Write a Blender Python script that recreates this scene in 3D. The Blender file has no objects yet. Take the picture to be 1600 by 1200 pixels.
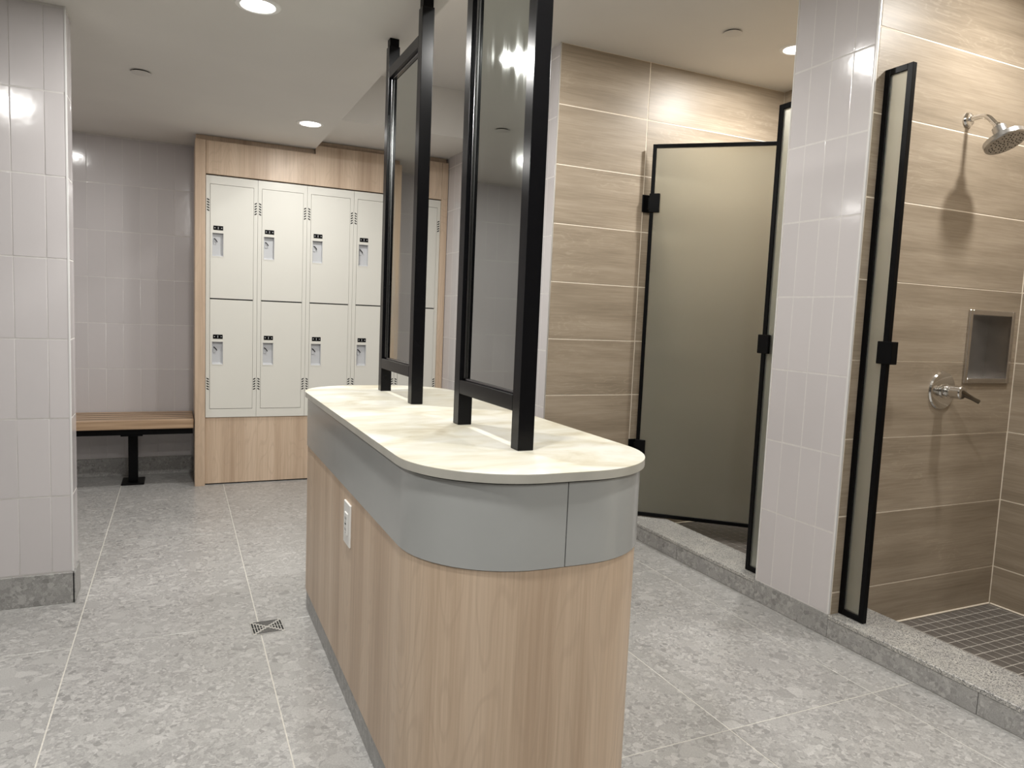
import bpy, bmesh, math, random
from mathutils import Matrix, Vector
random.seed(7)
R = math.radians
SC = bpy.context.scene
COL = SC.collection

# ------------------------------------------------------------------ camera
F_PX, YAW, PITCH, ROLL, CAM_H = 1128.352, 0.435690, 0.0936120, 0.0424972, 1.182
cy, sy = math.cos(YAW), math.sin(YAW)
fwd = Vector((sy * math.cos(PITCH), cy * math.cos(PITCH), -math.sin(PITCH)))
rgt = Vector((cy, -sy, 0)); upv = rgt.cross(fwd)
r2 = math.cos(ROLL) * rgt + math.sin(ROLL) * upv
u2 = -math.sin(ROLL) * rgt + math.cos(ROLL) * upv
cam = bpy.data.cameras.new('camera'); cam_o = bpy.data.objects.new('camera', cam); COL.objects.link(cam_o)
cam.sensor_fit = 'HORIZONTAL'; cam.sensor_width = 36.0; cam.lens = F_PX / 1600 * 36.0
cam.clip_start = 0.02
m = Matrix.Identity(4)
for i in range(3):
    m[i][0], m[i][1], m[i][2] = r2[i], u2[i], -fwd[i]
m[2][3] = CAM_H
cam_o.matrix_world = m
SC.camera = cam_o

# ------------------------------------------------------------------ world and exposure
w = bpy.data.worlds.new('world'); SC.world = w; w.use_nodes = True
w.node_tree.nodes['Background'].inputs[0].default_value = (1, 0.97, 0.93, 1)
w.node_tree.nodes['Background'].inputs[1].default_value = 0.05
vs = SC.view_settings
vs.view_transform = 'Standard'; vs.look = 'None'; vs.gamma = 1.0; vs.use_curve_mapping = False
vs.exposure = 0.0
LIGHT_W = 15.5                      # every recessed downlight
LIGHT_COL = (1.0, 0.98, 0.94)
LENS_GLOW = 14.0
SPREAD = 180

# ------------------------------------------------------------------ heights and planes (metres)
Z_LOW, Z_STRIP, Z_TRAY = 2.229, 2.284, 2.573
X_STEP, Y_STEP = 0.83, 4.40
Y_BACK = 5.44
X_LEFT, X_RIGHT, Y_FRONT = -2.4, 3.27, -2.2
X_ALC = -1.45
PIER_X, PIER_Y0, PIER_Y1 = -0.368, 3.176, 3.32
X_SIDE, Y_FAR = 1.762, 3.37
X_CURB, CURB_D, CURB_H = 2.274, 0.21, 0.09
PY0, PY1 = 1.911, 2.30               # partition between the two stalls
NY0, NY1 = 0.45, 0.84                # partition nearer than the frame

# ------------------------------------------------------------------ materials
def new_mat(name):
    mt = bpy.data.materials.new(name); mt.use_nodes = True
    nt = mt.node_tree
    return mt, nt, nt.nodes['Principled BSDF']

def nd(nt, typ, ins=None, **kw):
    n = nt.nodes.new(typ)
    for k, v in kw.items(): setattr(n, k, v)
    for k, v in (ins or {}).items():
        if isinstance(v, bpy.types.NodeSocket): nt.links.new(v, n.inputs[k])
        else: n.inputs[k].default_value = v
    return n

def ramp(nt, fac, stops, interp='LINEAR'):
    n = nd(nt, 'ShaderNodeValToRGB', {0: fac}); cr = n.color_ramp; cr.interpolation = interp
    while len(cr.elements) < len(stops): cr.elements.new(0.5)
    for e, (p, c) in zip(cr.elements, stops):
        e.position = p; e.color = (*c, 1) if len(c) == 3 else c
    return n.outputs[0]

def mix(nt, fac, a, b, mode='MIX'):
    n = nt.nodes.new('ShaderNodeMix'); n.data_type = 'RGBA'; n.blend_type = mode
    for i, v in ((0, fac), (6, a), (7, b)):
        if isinstance(v, bpy.types.NodeSocket): nt.links.new(v, n.inputs[i])
        else: n.inputs[i].default_value = v if i == 0 else ((*v, 1) if len(v) == 3 else v)
    return n.outputs[2]

def coords(nt, scale=(1, 1, 1), rnd=0.0):
    tc = nd(nt, 'ShaderNodeTexCoord')
    v = tc.outputs['Object']
    if rnd:
        oi = nd(nt, 'ShaderNodeObjectInfo')
        s = nd(nt, 'ShaderNodeMath', {0: oi.outputs['Random'], 1: rnd}, operation='MULTIPLY')
        v = nd(nt, 'ShaderNodeVectorMath', {0: v, 1: s.outputs[0]}, operation='ADD').outputs[0]
    mp = nd(nt, 'ShaderNodeMapping', {'Vector': v, 'Scale': scale})
    return mp.outputs[0]

def bump(nt, p, height, strength, dist=0.002):
    b = nd(nt, 'ShaderNodeBump', {'Height': height, 'Strength': strength, 'Distance': dist})
    nt.links.new(b.outputs[0], p.inputs['Normal'])

def plain(name, col, rough=0.5, metal=0.0, noise=0.0, spec=0.5, nscale=8.0):
    mt, nt, p = new_mat(name)
    p.inputs['Roughness'].default_value = rough; p.inputs['Metallic'].default_value = metal
    p.inputs['Specular IOR Level'].default_value = spec
    if noise:
        v = coords(nt)
        n = nd(nt, 'ShaderNodeTexNoise', {'Vector': v, 'Scale': nscale, 'Detail': 4.0})
        c = ramp(nt, n.outputs[0], [(0.3, [k * (1 - noise) for k in col]), (0.7, [min(1, k * (1 + noise)) for k in col])])
        nt.links.new(c, p.inputs['Base Color'])
    else:
        p.inputs['Base Color'].default_value = (*col, 1)
    return mt

def make_lilac():
    mt, nt, p = new_mat('lilac_glazed_tile')
    oi = nd(nt, 'ShaderNodeObjectInfo')
    c = ramp(nt, oi.outputs['Random'], [(0.0, (0.535, 0.51, 0.515)), (1.0, (0.565, 0.538, 0.543))])
    nt.links.new(c, p.inputs['Base Color'])
    p.inputs['Roughness'].default_value = 0.12
    v = coords(nt, (1, 1, 1), 9.0)
    n = nd(nt, 'ShaderNodeTexNoise', {'Vector': v, 'Scale': 14.0, 'Detail': 2.0})
    bump(nt, p, n.outputs[0], 0.12, 0.004)
    return mt

def make_woodtile():
    mt, nt, p = new_mat('wood_look_porcelain')
    v = coords(nt, (1, 1, 1), 37.0)
    warp = nd(nt, 'ShaderNodeTexNoise', {'Vector': coords(nt, (2.2, 2.2, 7.0), 37.0), 'Scale': 1.0, 'Detail': 4.0, 'Roughness': 0.48})
    sep = nd(nt, 'ShaderNodeSeparateXYZ', {0: v})
    a = nd(nt, 'ShaderNodeMath', {0: sep.outputs[2], 1: 230.0}, operation='MULTIPLY')
    b = nd(nt, 'ShaderNodeMath', {0: warp.outputs[0], 1: 105.0}, operation='MULTIPLY')
    s = nd(nt, 'ShaderNodeMath', {0: a.outputs[0], 1: b.outputs[0]}, operation='ADD')
    sn = nd(nt, 'ShaderNodeMath', {0: s.outputs[0]}, operation='SINE')
    fine = nd(nt, 'ShaderNodeTexNoise', {'Vector': coords(nt, (5, 5, 190), 37.0), 'Scale': 1.0, 'Detail': 6.0, 'Roughness': 0.65})
    broad = nd(nt, 'ShaderNodeTexNoise', {'Vector': coords(nt, (1.3, 1.3, 13), 37.0), 'Scale': 1.0, 'Detail': 5.0, 'Roughness': 0.6})
    base = ramp(nt, broad.outputs[0], [(0.30, (0.272, 0.222, 0.163)), (0.52, (0.35, 0.288, 0.216)), (0.72, (0.415, 0.347, 0.268))])
    f2 = ramp(nt, fine.outputs[0], [(0.36, (0.80, 0.79, 0.78)), (0.62, (1.04, 1.04, 1.04))])
    c = mix(nt, 0.75, base, f2, 'MULTIPLY')
    mask = nd(nt, 'ShaderNodeTexNoise', {'Vector': coords(nt, (1.6, 1.6, 5), 61.0), 'Scale': 1.0, 'Detail': 1.0})
    mk = ramp(nt, mask.outputs[0], [(0.50, (0, 0, 0)), (0.66, (1, 1, 1))])
    ring = ramp(nt, sn.outputs[0], [(0.55, (0, 0, 0)), (0.95, (1, 1, 1))])
    fac = nd(nt, 'ShaderNodeMath', {0: ring, 1: mk}, operation='MULTIPLY')
    fac1 = nd(nt, 'ShaderNodeMath', {0: fac.outputs[0], 1: ramp(nt, fine.outputs[0], [(0.40, (0.15, 0.15, 0.15)), (0.58, (1, 1, 1))])}, operation='MULTIPLY')
    fac2 = nd(nt, 'ShaderNodeMath', {0: fac1.outputs[0], 1: 0.32}, operation='MULTIPLY')
    c = mix(nt, fac2.outputs[0], c, (0.50, 0.425, 0.33))
    nt.links.new(c, p.inputs['Base Color'])
    p.inputs['Roughness'].default_value = 0.42
    bump(nt, p, fine.outputs[0], 0.15, 0.001)
    return mt

def make_laminate():
    mt, nt, p = new_mat('pale_ash_laminate')
    broad = nd(nt, 'ShaderNodeTexNoise', {'Vector': coords(nt, (11, 11, 0.35), 5.0), 'Scale': 1.0, 'Detail': 4.0, 'Roughness': 0.55})
    fine = nd(nt, 'ShaderNodeTexNoise', {'Vector': coords(nt, (150, 150, 2.2), 5.0), 'Scale': 1.0, 'Detail': 5.0, 'Roughness': 0.65})
    flame = nd(nt, 'ShaderNodeTexNoise', {'Vector': coords(nt, (5.0, 5.0, 1.1), 5.0), 'Scale': 1.0, 'Detail': 2.0})
    sep = nd(nt, 'ShaderNodeSeparateXYZ', {0: coords(nt)})
    b = nd(nt, 'ShaderNodeMath', {0: flame.outputs[0], 1: 130.0}, operation='MULTIPLY')
    sn = nd(nt, 'ShaderNodeMath', {0: b.outputs[0]}, operation='SINE')
    base = ramp(nt, broad.outputs[0], [(0.30, (0.46, 0.335, 0.235)), (0.5, (0.585, 0.45, 0.33)), (0.72, (0.655, 0.52, 0.395))])
    f2 = ramp(nt, fine.outputs[0], [(0.36, (0.86, 0.84, 0.82)), (0.6, (1.03, 1.03, 1.03))])
    c = mix(nt, 0.8, base, f2, 'MULTIPLY')
    rg = ramp(nt, sn.outputs[0], [(0.6, (0, 0, 0)), (1.0, (1, 1, 1))])
    k = nd(nt, 'ShaderNodeMath', {0: rg, 1: 0.30}, operation='MULTIPLY')
    c = mix(nt, k.outputs[0], c, (0.44, 0.33, 0.24))
    nt.links.new(c, p.inputs['Base Color'])
    p.inputs['Roughness'].default_value = 0.42
    return mt

def make_terrazzo(name, tint=1.0, rough=0.33):
    mt, nt, p = new_mat(name)
    v0 = coords(nt, (1, 1, 1), 23.0)
    wn = nd(nt, 'ShaderNodeTexNoise', {'Vector': v0, 'Scale': 16.0, 'Detail': 3.0})
    v = nd(nt, 'ShaderNodeVectorMath', {0: wn.outputs['Color'], 1: (0.035, 0.035, 0.035)}, operation='MULTIPLY')
    v = nd(nt, 'ShaderNodeVectorMath', {0: v0, 1: v.outputs[0]}, operation='ADD').outputs[0]
    def chips(scale, stops, rnd=1.0):
        vo = nd(nt, 'ShaderNodeTexVoronoi', {'Vector': v, 'Scale': scale, 'Randomness': rnd})
        sp = nd(nt, 'ShaderNodeSeparateColor', {0: vo.outputs['Color']})
        return ramp(nt, sp.outputs[0], stops, 'CONSTANT'), sp.outputs[1], vo.outputs['Distance']
    t = tint
    g = lambda a: (a * t, a * 0.985 * t, a * 0.955 * t)
    ca, ra, da = chips(21.0, [(0, g(0.37)), (0.30, g(0.41)), (0.55, g(0.35)), (0.74, g(0.44)), (0.91, g(0.53)), (0.965, g(0.27))])
    cb, rb, db = chips(58.0, [(0, g(0.35)), (0.28, g(0.42)), (0.52, g(0.30)), (0.66, g(0.48)), (0.84, g(0.56)), (0.94, g(0.20))])
    cc, rc, dc = chips(120.0, [(0, g(0.34)), (0.3, g(0.43)), (0.55, g(0.29)), (0.75, g(0.52)), (0.9, g(0.24))])
    c = mix(nt, ramp(nt, rb, [(0.0, (0, 0, 0)), (0.45, (1, 1, 1))], 'CONSTANT'), cb, cc)
    c = mix(nt, ramp(nt, ra, [(0.0, (0, 0, 0)), (0.87, (1, 1, 1))], 'CONSTANT'), c, ca)
    cl = nd(nt, 'ShaderNodeTexNoise', {'Vector': v0, 'Scale': 2.2, 'Detail': 5.0, 'Roughness': 0.6})
    c = mix(nt, 0.42, c, ramp(nt, cl.outputs[0], [(0.35, g(0.34)), (0.65, g(0.44))]))
    gr = nd(nt, 'ShaderNodeTexNoise', {'Vector': v0, 'Scale': 260.0, 'Detail': 3.0})
    c = mix(nt, 0.7, c, ramp(nt, gr.outputs[0], [(0.3, (0.80, 0.80, 0.80)), (0.7, (1.16, 1.16, 1.16))]), 'MULTIPLY')
    nt.links.new(c, p.inputs['Base Color'])
    p.inputs['Roughness'].default_value = rough
    return mt

def make_granite():
    mt, nt, p = new_mat('speckled_granite')
    v = coords(nt)
    vo = nd(nt, 'ShaderNodeTexVoronoi', {'Vector': v, 'Scale': 290.0})
    sp = nd(nt, 'ShaderNodeSeparateColor', {0: vo.outputs['Color']})
    c = ramp(nt, sp.outputs[0], [(0, (0.50, 0.49, 0.46)), (0.30, (0.34, 0.335, 0.32)), (0.55, (0.62, 0.60, 0.56)), (0.72, (0.16, 0.16, 0.16)), (0.86, (0.44, 0.43, 0.41))], 'CONSTANT')
    n = nd(nt, 'ShaderNodeTexNoise', {'Vector': v, 'Scale': 9.0, 'Detail': 4.0})
    c = mix(nt, 0.5, c, ramp(nt, n.outputs[0], [(0.35, (0.42, 0.42, 0.44)), (0.65, (0.74, 0.74, 0.72))]), 'MULTIPLY')
    nt.links.new(c, p.inputs['Base Color']); p.inputs['Roughness'].default_value = 0.35
    return mt

def make_counter():
    mt, nt, p = new_mat('cream_marbled_laminate')
    n1 = nd(nt, 'ShaderNodeTexNoise', {'Vector': coords(nt, (2.6, 5.0, 1)), 'Scale': 1.3, 'Detail': 6.0, 'Roughness': 0.62, 'Distortion': 0.9})
    c = ramp(nt, n1.outputs[0], [(0.30, (0.39, 0.345, 0.245)), (0.45, (0.505, 0.48, 0.39)), (0.58, (0.565, 0.555, 0.495)), (0.75, (0.62, 0.61, 0.575))])
    nt.links.new(c, p.inputs['Base Color'])
    p.inputs['Roughness'].default_value = 0.38
    return mt

def make_glass(name, col, rough):
    mt, nt, p = new_mat(name)
    p.inputs['Base Color'].default_value = (*col, 1)
    p.inputs['Transmission Weight'].default_value = 1.0
    p.inputs['IOR'].default_value = 1.35
    n = nd(nt, 'ShaderNodeTexNoise', {'Vector': coords(nt), 'Scale': 30.0})
    r = nd(nt, 'ShaderNodeMapRange', {0: n.outputs[0], 3: rough - 0.03, 4: rough + 0.03})
    nt.links.new(r.outputs[0], p.inputs['Roughness'])
    tr = nd(nt, 'ShaderNodeBsdfTranslucent', {'Color': (0.62, 0.62, 0.56, 1)})
    df = nd(nt, 'ShaderNodeBsdfDiffuse', {'Color': (0.50, 0.51, 0.47, 1)})
    m1 = nd(nt, 'ShaderNodeMixShader', {0: 0.5, 1: tr.outputs[0], 2: df.outputs[0]})
    m2 = nd(nt, 'ShaderNodeMixShader', {0: 0.17, 1: p.outputs[0], 2: m1.outputs[0]})
    nt.links.new(m2.outputs[0], nt.nodes['Material Output'].inputs[0])
    return mt

def make_mirror():
    mt, nt, p = new_mat('silvered_mirror')
    p.inputs['Metallic'].default_value = 1.0
    v = coords(nt, (14, 14, 2.0))
    n = nd(nt, 'ShaderNodeTexNoise', {'Vector': v, 'Scale': 1.0, 'Detail': 5.0})
    r = ramp(nt, n.outputs[0], [(0.42, (0.015, 0.015, 0.015)), (0.75, (0.12, 0.12, 0.12))])
    nt.links.new(r, p.inputs['Roughness'])
    p.inputs['Base Color'].default_value = (0.60, 0.63, 0.605, 1)
    return mt

def make_lens():
    mt, nt, p = new_mat('glowing_lens')
    p.inputs['Base Color'].default_value = (0.9, 0.9, 0.88, 1)
    p.inputs['Emission Color'].default_value = (*LIGHT_COL, 1)
    p.inputs['Emission Strength'].default_value = LENS_GLOW
    return mt

LILAC = make_lilac()
WOODTILE = make_woodtile()
LAM = make_laminate()
TERR = make_terrazzo('grey_terrazzo', 0.90, 0.30)
TERR_D = make_terrazzo('dark_terrazzo', 0.80, 0.36)
GRANITE = make_granite()
COUNTER = make_counter()
FROST = make_glass('frosted_glass', (0.80, 0.82, 0.76), 0.52)
MIRROR = make_mirror()
LENS = make_lens()
PAINT = plain('ceiling_paint', (0.68, 0.655, 0.615), 0.8, noise=0.02, nscale=3.0)
GROUT_L = plain('pale_grout', (0.60, 0.58, 0.565), 0.8, noise=0.05, nscale=60)
GROUT_C = plain('cream_grout', (0.84, 0.76, 0.64), 0.8, noise=0.05, nscale=60)
GROUT_F = plain('floor_grout', (0.56, 0.54, 0.49), 0.8, noise=0.08, nscale=60)
GROUT_M = plain('mosaic_grout', (0.46, 0.43, 0.385), 0.8, noise=0.08, nscale=60)
MOSAIC = plain('mosaic_porcelain', (0.135, 0.122, 0.11), 0.45, noise=0.12, nscale=30)
TRIM = plain('satin_edge_trim', (0.66, 0.655, 0.65), 0.3, noise=0.02)
TRIM_M = plain('brushed_edge_trim', (0.55, 0.54, 0.52), 0.35, metal=0.6, noise=0.03)
BLACK = plain('black_powder_coat', (0.003, 0.003, 0.0034), 0.35, noise=0.15, nscale=40, spec=0.10)
BLACK_M = plain('black_anodised', (0.004, 0.004, 0.0048), 0.20, noise=0.1, nscale=40, spec=0.17)
BEAD = plain('dark_chrome_bead', (0.25, 0.25, 0.26), 0.18, metal=1.0, noise=0.05)
BAND = plain('grey_gloss_laminate', (0.375, 0.385, 0.38), 0.22, noise=0.03, nscale=5)
EDGE = plain('shaded_counter_edge', (0.44, 0.43, 0.385), 0.4, noise=0.08, nscale=14)  # shade on the counter edge is put into this greyer tone
CORE = plain('dark_core', (0.03, 0.03, 0.03), 0.7, noise=0.1)
STEEL = plain('cream_enamelled_steel', (0.68, 0.67, 0.615), 0.33, noise=0.01, nscale=3)
CUPM = plain('grey_latch_cup', (0.55, 0.56, 0.575), 0.35, noise=0.02)
GAP = plain('shadow_gap', (0.02, 0.02, 0.02), 0.8, noise=0.1)
WHITE = plain('white_plastic', (0.78, 0.775, 0.75), 0.3, noise=0.01)
WHITE_C = plain('white_cover_plate', (0.60, 0.575, 0.54), 0.6, noise=0.01)
CHROME = plain('chrome', (0.72, 0.71, 0.69), 0.10, metal=1.0, noise=0.03)
CHROME_B = plain('brushed_chrome', (0.50, 0.49, 0.48), 0.28, metal=1.0, noise=0.05)
CHROME_DARK = plain('chrome_dark_reflection', (0.14, 0.12, 0.095), 0.3, metal=1.0, noise=0.05)  # chrome lever, its dark reflection is put into the colour
STAIN = plain('stainless_steel', (0.60, 0.575, 0.55), 0.24, metal=1.0, noise=0.06, nscale=20)
FARWALL = plain('grey_brown_wall', (0.20, 0.185, 0.17), 0.6, noise=0.05)
BENCHW = plain('brown_timber_slat', (0.40, 0.27, 0.17), 0.42, noise=0.0)
DRAINM = plain('drain_steel', (0.55, 0.54, 0.52), 0.35, metal=0.8, noise=0.05)

def make_bench():
    nt = BENCHW.node_tree; p = nt.nodes['Principled BSDF']
    n = nd(nt, 'ShaderNodeTexNoise', {'Vector': coords(nt, (2, 60, 60), 11.0), 'Scale': 1.0, 'Detail': 5.0})
    c = ramp(nt, n.outputs[0], [(0.35, (0.33, 0.215, 0.13)), (0.65, (0.46, 0.32, 0.205))])
    nt.links.new(c, p.inputs['Base Color'])
make_bench()

# ------------------------------------------------------------------ mesh helpers
class MB:
    def __init__(s): s.v = []; s.f = []; s.mi = []; s.cur = 0
    def add(s, vs, fs):
        o = len(s.v); s.v += [tuple(v) for v in vs]
        for f in fs: s.f.append([i + o for i in f]); s.mi.append(s.cur)
        return s
    def box(s, x0, x1, y0, y1, z0, z1, ch=0.0):
        lo, hi = (x0, y0, z0), (x1, y1, z1)
        if ch <= 0:
            vs = [(x, y, z) for x in (x0, x1) for y in (y0, y1) for z in (z0, z1)]
            return s.add(vs, [(0, 1, 3, 2), (4, 6, 7, 5), (0, 4, 5, 1), (2, 3, 7, 6), (0, 2, 6, 4), (1, 5, 7, 3)])
        ch = min(ch, 0.45 * min(abs(x1 - x0), abs(y1 - y0), abs(z1 - z0)))
        vs = []; idx = {}
        for c in [(a, b, d) for a in (0, 1) for b in (0, 1) for d in (0, 1)]:
            for ax in range(3):
                p = []
                for k in range(3):
                    b = hi[k] if c[k] else lo[k]
                    if k != ax: b += -ch if c[k] else ch
                    p.append(b)
                idx[(c, ax)] = len(vs); vs.append(p)
        fs = []
        for ax in range(3):
            o = [k for k in range(3) if k != ax]
            for sd in (0, 1):
                q = []
                for a, b in ((0, 0), (1, 0), (1, 1), (0, 1)):
                    c = [0, 0, 0]; c[ax] = sd; c[o[0]] = a; c[o[1]] = b
                    q.append(idx[(tuple(c), ax)])
                fs.append(q)
            for a in (0, 1):
                for b in (0, 1):
                    c0 = [0, 0, 0]; c1 = [0, 0, 0]
                    c0[ax], c1[ax] = 0, 1; c0[o[0]] = c1[o[0]] = a; c0[o[1]] = c1[o[1]] = b
                    c0, c1 = tuple(c0), tuple(c1)
                    fs.append([idx[(c0, o[0])], idx[(c1, o[0])], idx[(c1, o[1])], idx[(c0, o[1])]])
        for c in [(a, b, d) for a in (0, 1) for b in (0, 1) for d in (0, 1)]:
            fs.append([idx[(c, k)] for k in range(3)])
        return s.add(vs, fs)
    def lathe(s, prof, origin=(0, 0, 0), axis=(0, 0, 1), n=32):
        """prof: list of (radius, height) along axis"""
        ax = Vector(axis).normalized()
        t = Vector((1, 0, 0)) if abs(ax.x) < 0.9 else Vector((0, 1, 0))
        e1 = ax.cross(t).normalized(); e2 = ax.cross(e1)
        o = Vector(origin); vs = []; fs = []
        for r, h in prof:
            for k in range(n):
                a = 2 * math.pi * k / n
                vs.append(o + ax * h + (e1 * math.cos(a) + e2 * math.sin(a)) * r)
        for j in range(len(prof) - 1):
            for k in range(n):
                k2 = (k + 1) % n
                fs.append((j * n + k, j * n + k2, (j + 1) * n + k2, (j + 1) * n + k))
        if prof[0][0] > 1e-6: fs.append(tuple(range(n)))
        if prof[-1][0] > 1e-6: fs.append(tuple((len(prof) - 1) * n + k for k in range(n)))
        return s.add(vs, fs)
    def tube(s, pts, r, n=14):
        P = [Vector(p) for p in pts]; vs = []; fs = []
        rs = r if isinstance(r, (list, tuple)) else [r] * len(P)
        e1 = None
        for i, p in enumerate(P):
            d = (P[min(i + 1, len(P) - 1)] - P[max(i - 1, 0)]).normalized()
            if e1 is None:
                t = Vector((1, 0, 0)) if abs(d.x) < 0.9 else Vector((0, 1, 0))
                e1 = d.cross(t).normalized()
            else:
                e1 = (e1 - d * e1.dot(d)).normalized()
            e2 = d.cross(e1)
            for k in range(n):
                a = 2 * math.pi * k / n
                vs.append(p + (e1 * math.cos(a) + e2 * math.sin(a)) * rs[i])
        for j in range(len(P) - 1):
            for k in range(n):
                k2 = (k + 1) % n
                fs.append((j * n + k, j * n + k2, (j + 1) * n + k2, (j + 1) * n + k))
        fs.append(tuple(range(n))); fs.append(tuple((len(P) - 1) * n + k for k in range(n)))
        return s.add(vs, fs)
    def prism(s, outline, z0, z1, ch=0.0):
        n = len(outline); vs = []; fs = []
        def ring(off, z):
            out = []
            for i in range(n):
                p = Vector(outline[i]); a = Vector(outline[i - 1]); b = Vector(outline[(i + 1) % n])
                d = (b - a).normalized(); nn = Vector((d.y, -d.x))
                out.append((p.x - nn.x * off, p.y - nn.y * off, z))
            return out
        lv = [(ch, z0), (0, z0 + ch), (0, z1 - ch), (ch, z1)] if ch else [(0, z0), (0, z1)]
        for off, z in lv: vs += ring(off, z)
        for j in range(len(lv) - 1):
            for k in range(n):
                k2 = (k + 1) % n
                fs.append((j * n + k, j * n + k2, (j + 1) * n + k2, (j + 1) * n + k))
        fs.append(tuple(range(n))); fs.append(tuple((len(lv) - 1) * n + k for k in range(n)))
        return s.add(vs, fs)
    def mesh(s, name, mats, smooth=True, angle=32):
        me = bpy.data.meshes.new(name)
        me.from_pydata(s.v, [], s.f)
        bm = bmesh.new(); bm.from_mesh(me)
        bmesh.ops.recalc_face_normals(bm, faces=bm.faces[:]); bm.to_mesh(me); bm.free()
        mats = mats if isinstance(mats, (list, tuple)) else [mats]
        for mt in mats: me.materials.append(mt)
        me.polygons.foreach_set('material_index', s.mi)
        if smooth:
            me.polygons.foreach_set('use_smooth', [True] * len(me.polygons))
            me.set_sharp_from_angle(angle=R(angle))
        me.update()
        return me

def link(name, data, parent=None, loc=(0, 0, 0), rot=(0, 0, 0)):
    o = bpy.data.objects.new(name, data); COL.objects.link(o)
    if parent is not None: o.parent = parent
    o.location = loc; o.rotation_euler = rot
    return o

def part(name, mb, mats, parent=None, loc=(0, 0, 0), rot=(0, 0, 0), label=None, **kw):
    o = link(name, mb.mesh(name, mats, **kw), parent, loc, rot)
    if label: o['label'] = label
    return o

def tag(o, label, cat, group=None):
    o['label'] = label; o['category'] = cat
    if group: o['group'] = group
    return o

def thing(name, label, cat, loc=(0, 0, 0), rot=(0, 0, 0), group=None):
    return tag(link(name, None, None, loc, rot), label, cat, group)

def struct(name, mb, mats, label=None, cat=None, **kw):
    o = part(name, mb, mats, **kw); o['kind'] = 'structure'
    if label: o['label'] = label
    if cat: o['category'] = cat
    return o

def copy_tree(o, parent=None):
    c = o.copy(); COL.objects.link(c); c.parent = parent
    for ch in o.children: copy_tree(ch, c)
    return c

def B(*a, ch=0.0): return MB().box(*a, ch=ch)

# ---- tiles: a slab lying in local XZ, face towards -Y, softly rounded rim
_tiles = {}
def tile_mesh(wd, ht, mat, ch=0.0022, dep=0.009, flat=False):
    key = (round(wd, 4), round(ht, 4), mat.name, ch)
    if key in _tiles: return _tiles[key]
    a, b = wd / 2, ht / 2
    vs = []; ns = []
    for (sx, sz) in ((-1, -1), (1, -1), (1, 1), (-1, 1)):
        vs.append((sx * (a - ch), 0.0, sz * (b - ch))); ns.append((0, -1, 0))
    for (sx, sz) in ((-1, -1), (1, -1), (1, 1), (-1, 1)):
        vs.append((sx * a, ch, sz * b)); ns.append(Vector((sx * 0.35, -0.8, sz * 0.5)).normalized())
    for (sx, sz) in ((-1, -1), (1, -1), (1, 1), (-1, 1)):
        vs.append((sx * a, dep, sz * b)); ns.append(Vector((sx * 0.7, 0, sz * 0.7)).normalized())
    fs = [(0, 1, 2, 3)]
    for j in (0, 4):
        for k in range(4):
            k2 = (k + 1) % 4
            fs.append((j + k, j + 4 + k, j + 4 + k2, j + k2))
    me = bpy.data.meshes.new('tile'); me.from_pydata(vs, [], fs)
    me.materials.append(mat)
    me.polygons.foreach_set('use_smooth', [True] * len(me.polygons))
    me.normals_split_custom_set_from_vertices([tuple(n) for n in ns])
    me.update(); _tiles[key] = me
    return me

FACE = {'-y': 0.0, '-x': R(-90), '+x': R(90), '+y': R(180)}
def lay(parent, face, plane, us, vs, mat, gap=0.003, ch=0.0025, jit=0.0, skip=None):
    """tiles between successive us (world x or y) and vs (z)"""
    for i in range(len(us) - 1):
        for j in range(len(vs) - 1):
            if skip and skip(i, j): continue
            u0, u1, v0, v1 = us[i], us[i + 1], vs[j], vs[j + 1]
            wd, ht = abs(u1 - u0) - (0.0004 if mat is LILAC else gap), abs(v1 - v0) - (0.003 if mat is LILAC else gap)
            if wd < 0.008 or ht < 0.008: continue
            uc, vc = (u0 + u1) / 2, (v0 + v1) / 2
            loc = (uc, plane, vc) if face[1] == 'y' else (plane, uc, vc)
            t = link('tile', tile_mesh(wd, ht, mat, ch), parent, loc,
                     (random.uniform(-jit, jit), 0, FACE[face] + random.uniform(-jit, jit)))

def steps(start, pitch, lo, hi):
    """joints start + k*pitch clipped to [lo, hi]"""
    k0 = math.floor((lo - start) / pitch) - 1
    out = [lo]
    k = k0
    while True:
        v = start + k * pitch; k += 1
        if v >= hi - 0.006: break
        if v > lo + 0.006: out.append(v)
    out.append(hi)
    return out

# ================================================================== SETTING
# ---- floor
floor = struct('floor', B(X_LEFT, X_RIGHT + 0.3, Y_FRONT, Y_BACK + 0.1, -0.12, -0.0015), GROUT_F)
fx = steps(-0.327, 0.60, X_LEFT, X_CURB - 0.001)
fy = steps(0.345, 1.20, Y_FRONT, Y_BACK)
for i in range(len(fx) - 1):
    for j in range(len(fy) - 1):
        wd, ht = fx[i + 1] - fx[i] - 0.004, fy[j + 1] - fy[j] - 0.004
        link('tile', tile_mesh(wd, ht, TERR, 0.0008), floor,
             ((fx[i] + fx[i + 1]) / 2, (fy[j] + fy[j + 1]) / 2, 0.0), (R(-90), 0, 0))

# ---- ceiling: low soffit on the left, shallow strip over the lockers, raised tray on the right
cb = MB()
cb.box(X_LEFT, X_STEP, Y_FRONT, Y_BACK + 0.1, Z_LOW, Z_TRAY + 0.1)
cb.box(X_STEP, X_RIGHT + 0.3, Y_STEP, Y_BACK + 0.1, Z_STRIP, Z_TRAY + 0.1)
cb.box(X_STEP, X_RIGHT + 0.3, Y_FRONT, Y_STEP, Z_TRAY, Z_TRAY + 0.1)
struct('ceiling', cb, PAINT)

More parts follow.
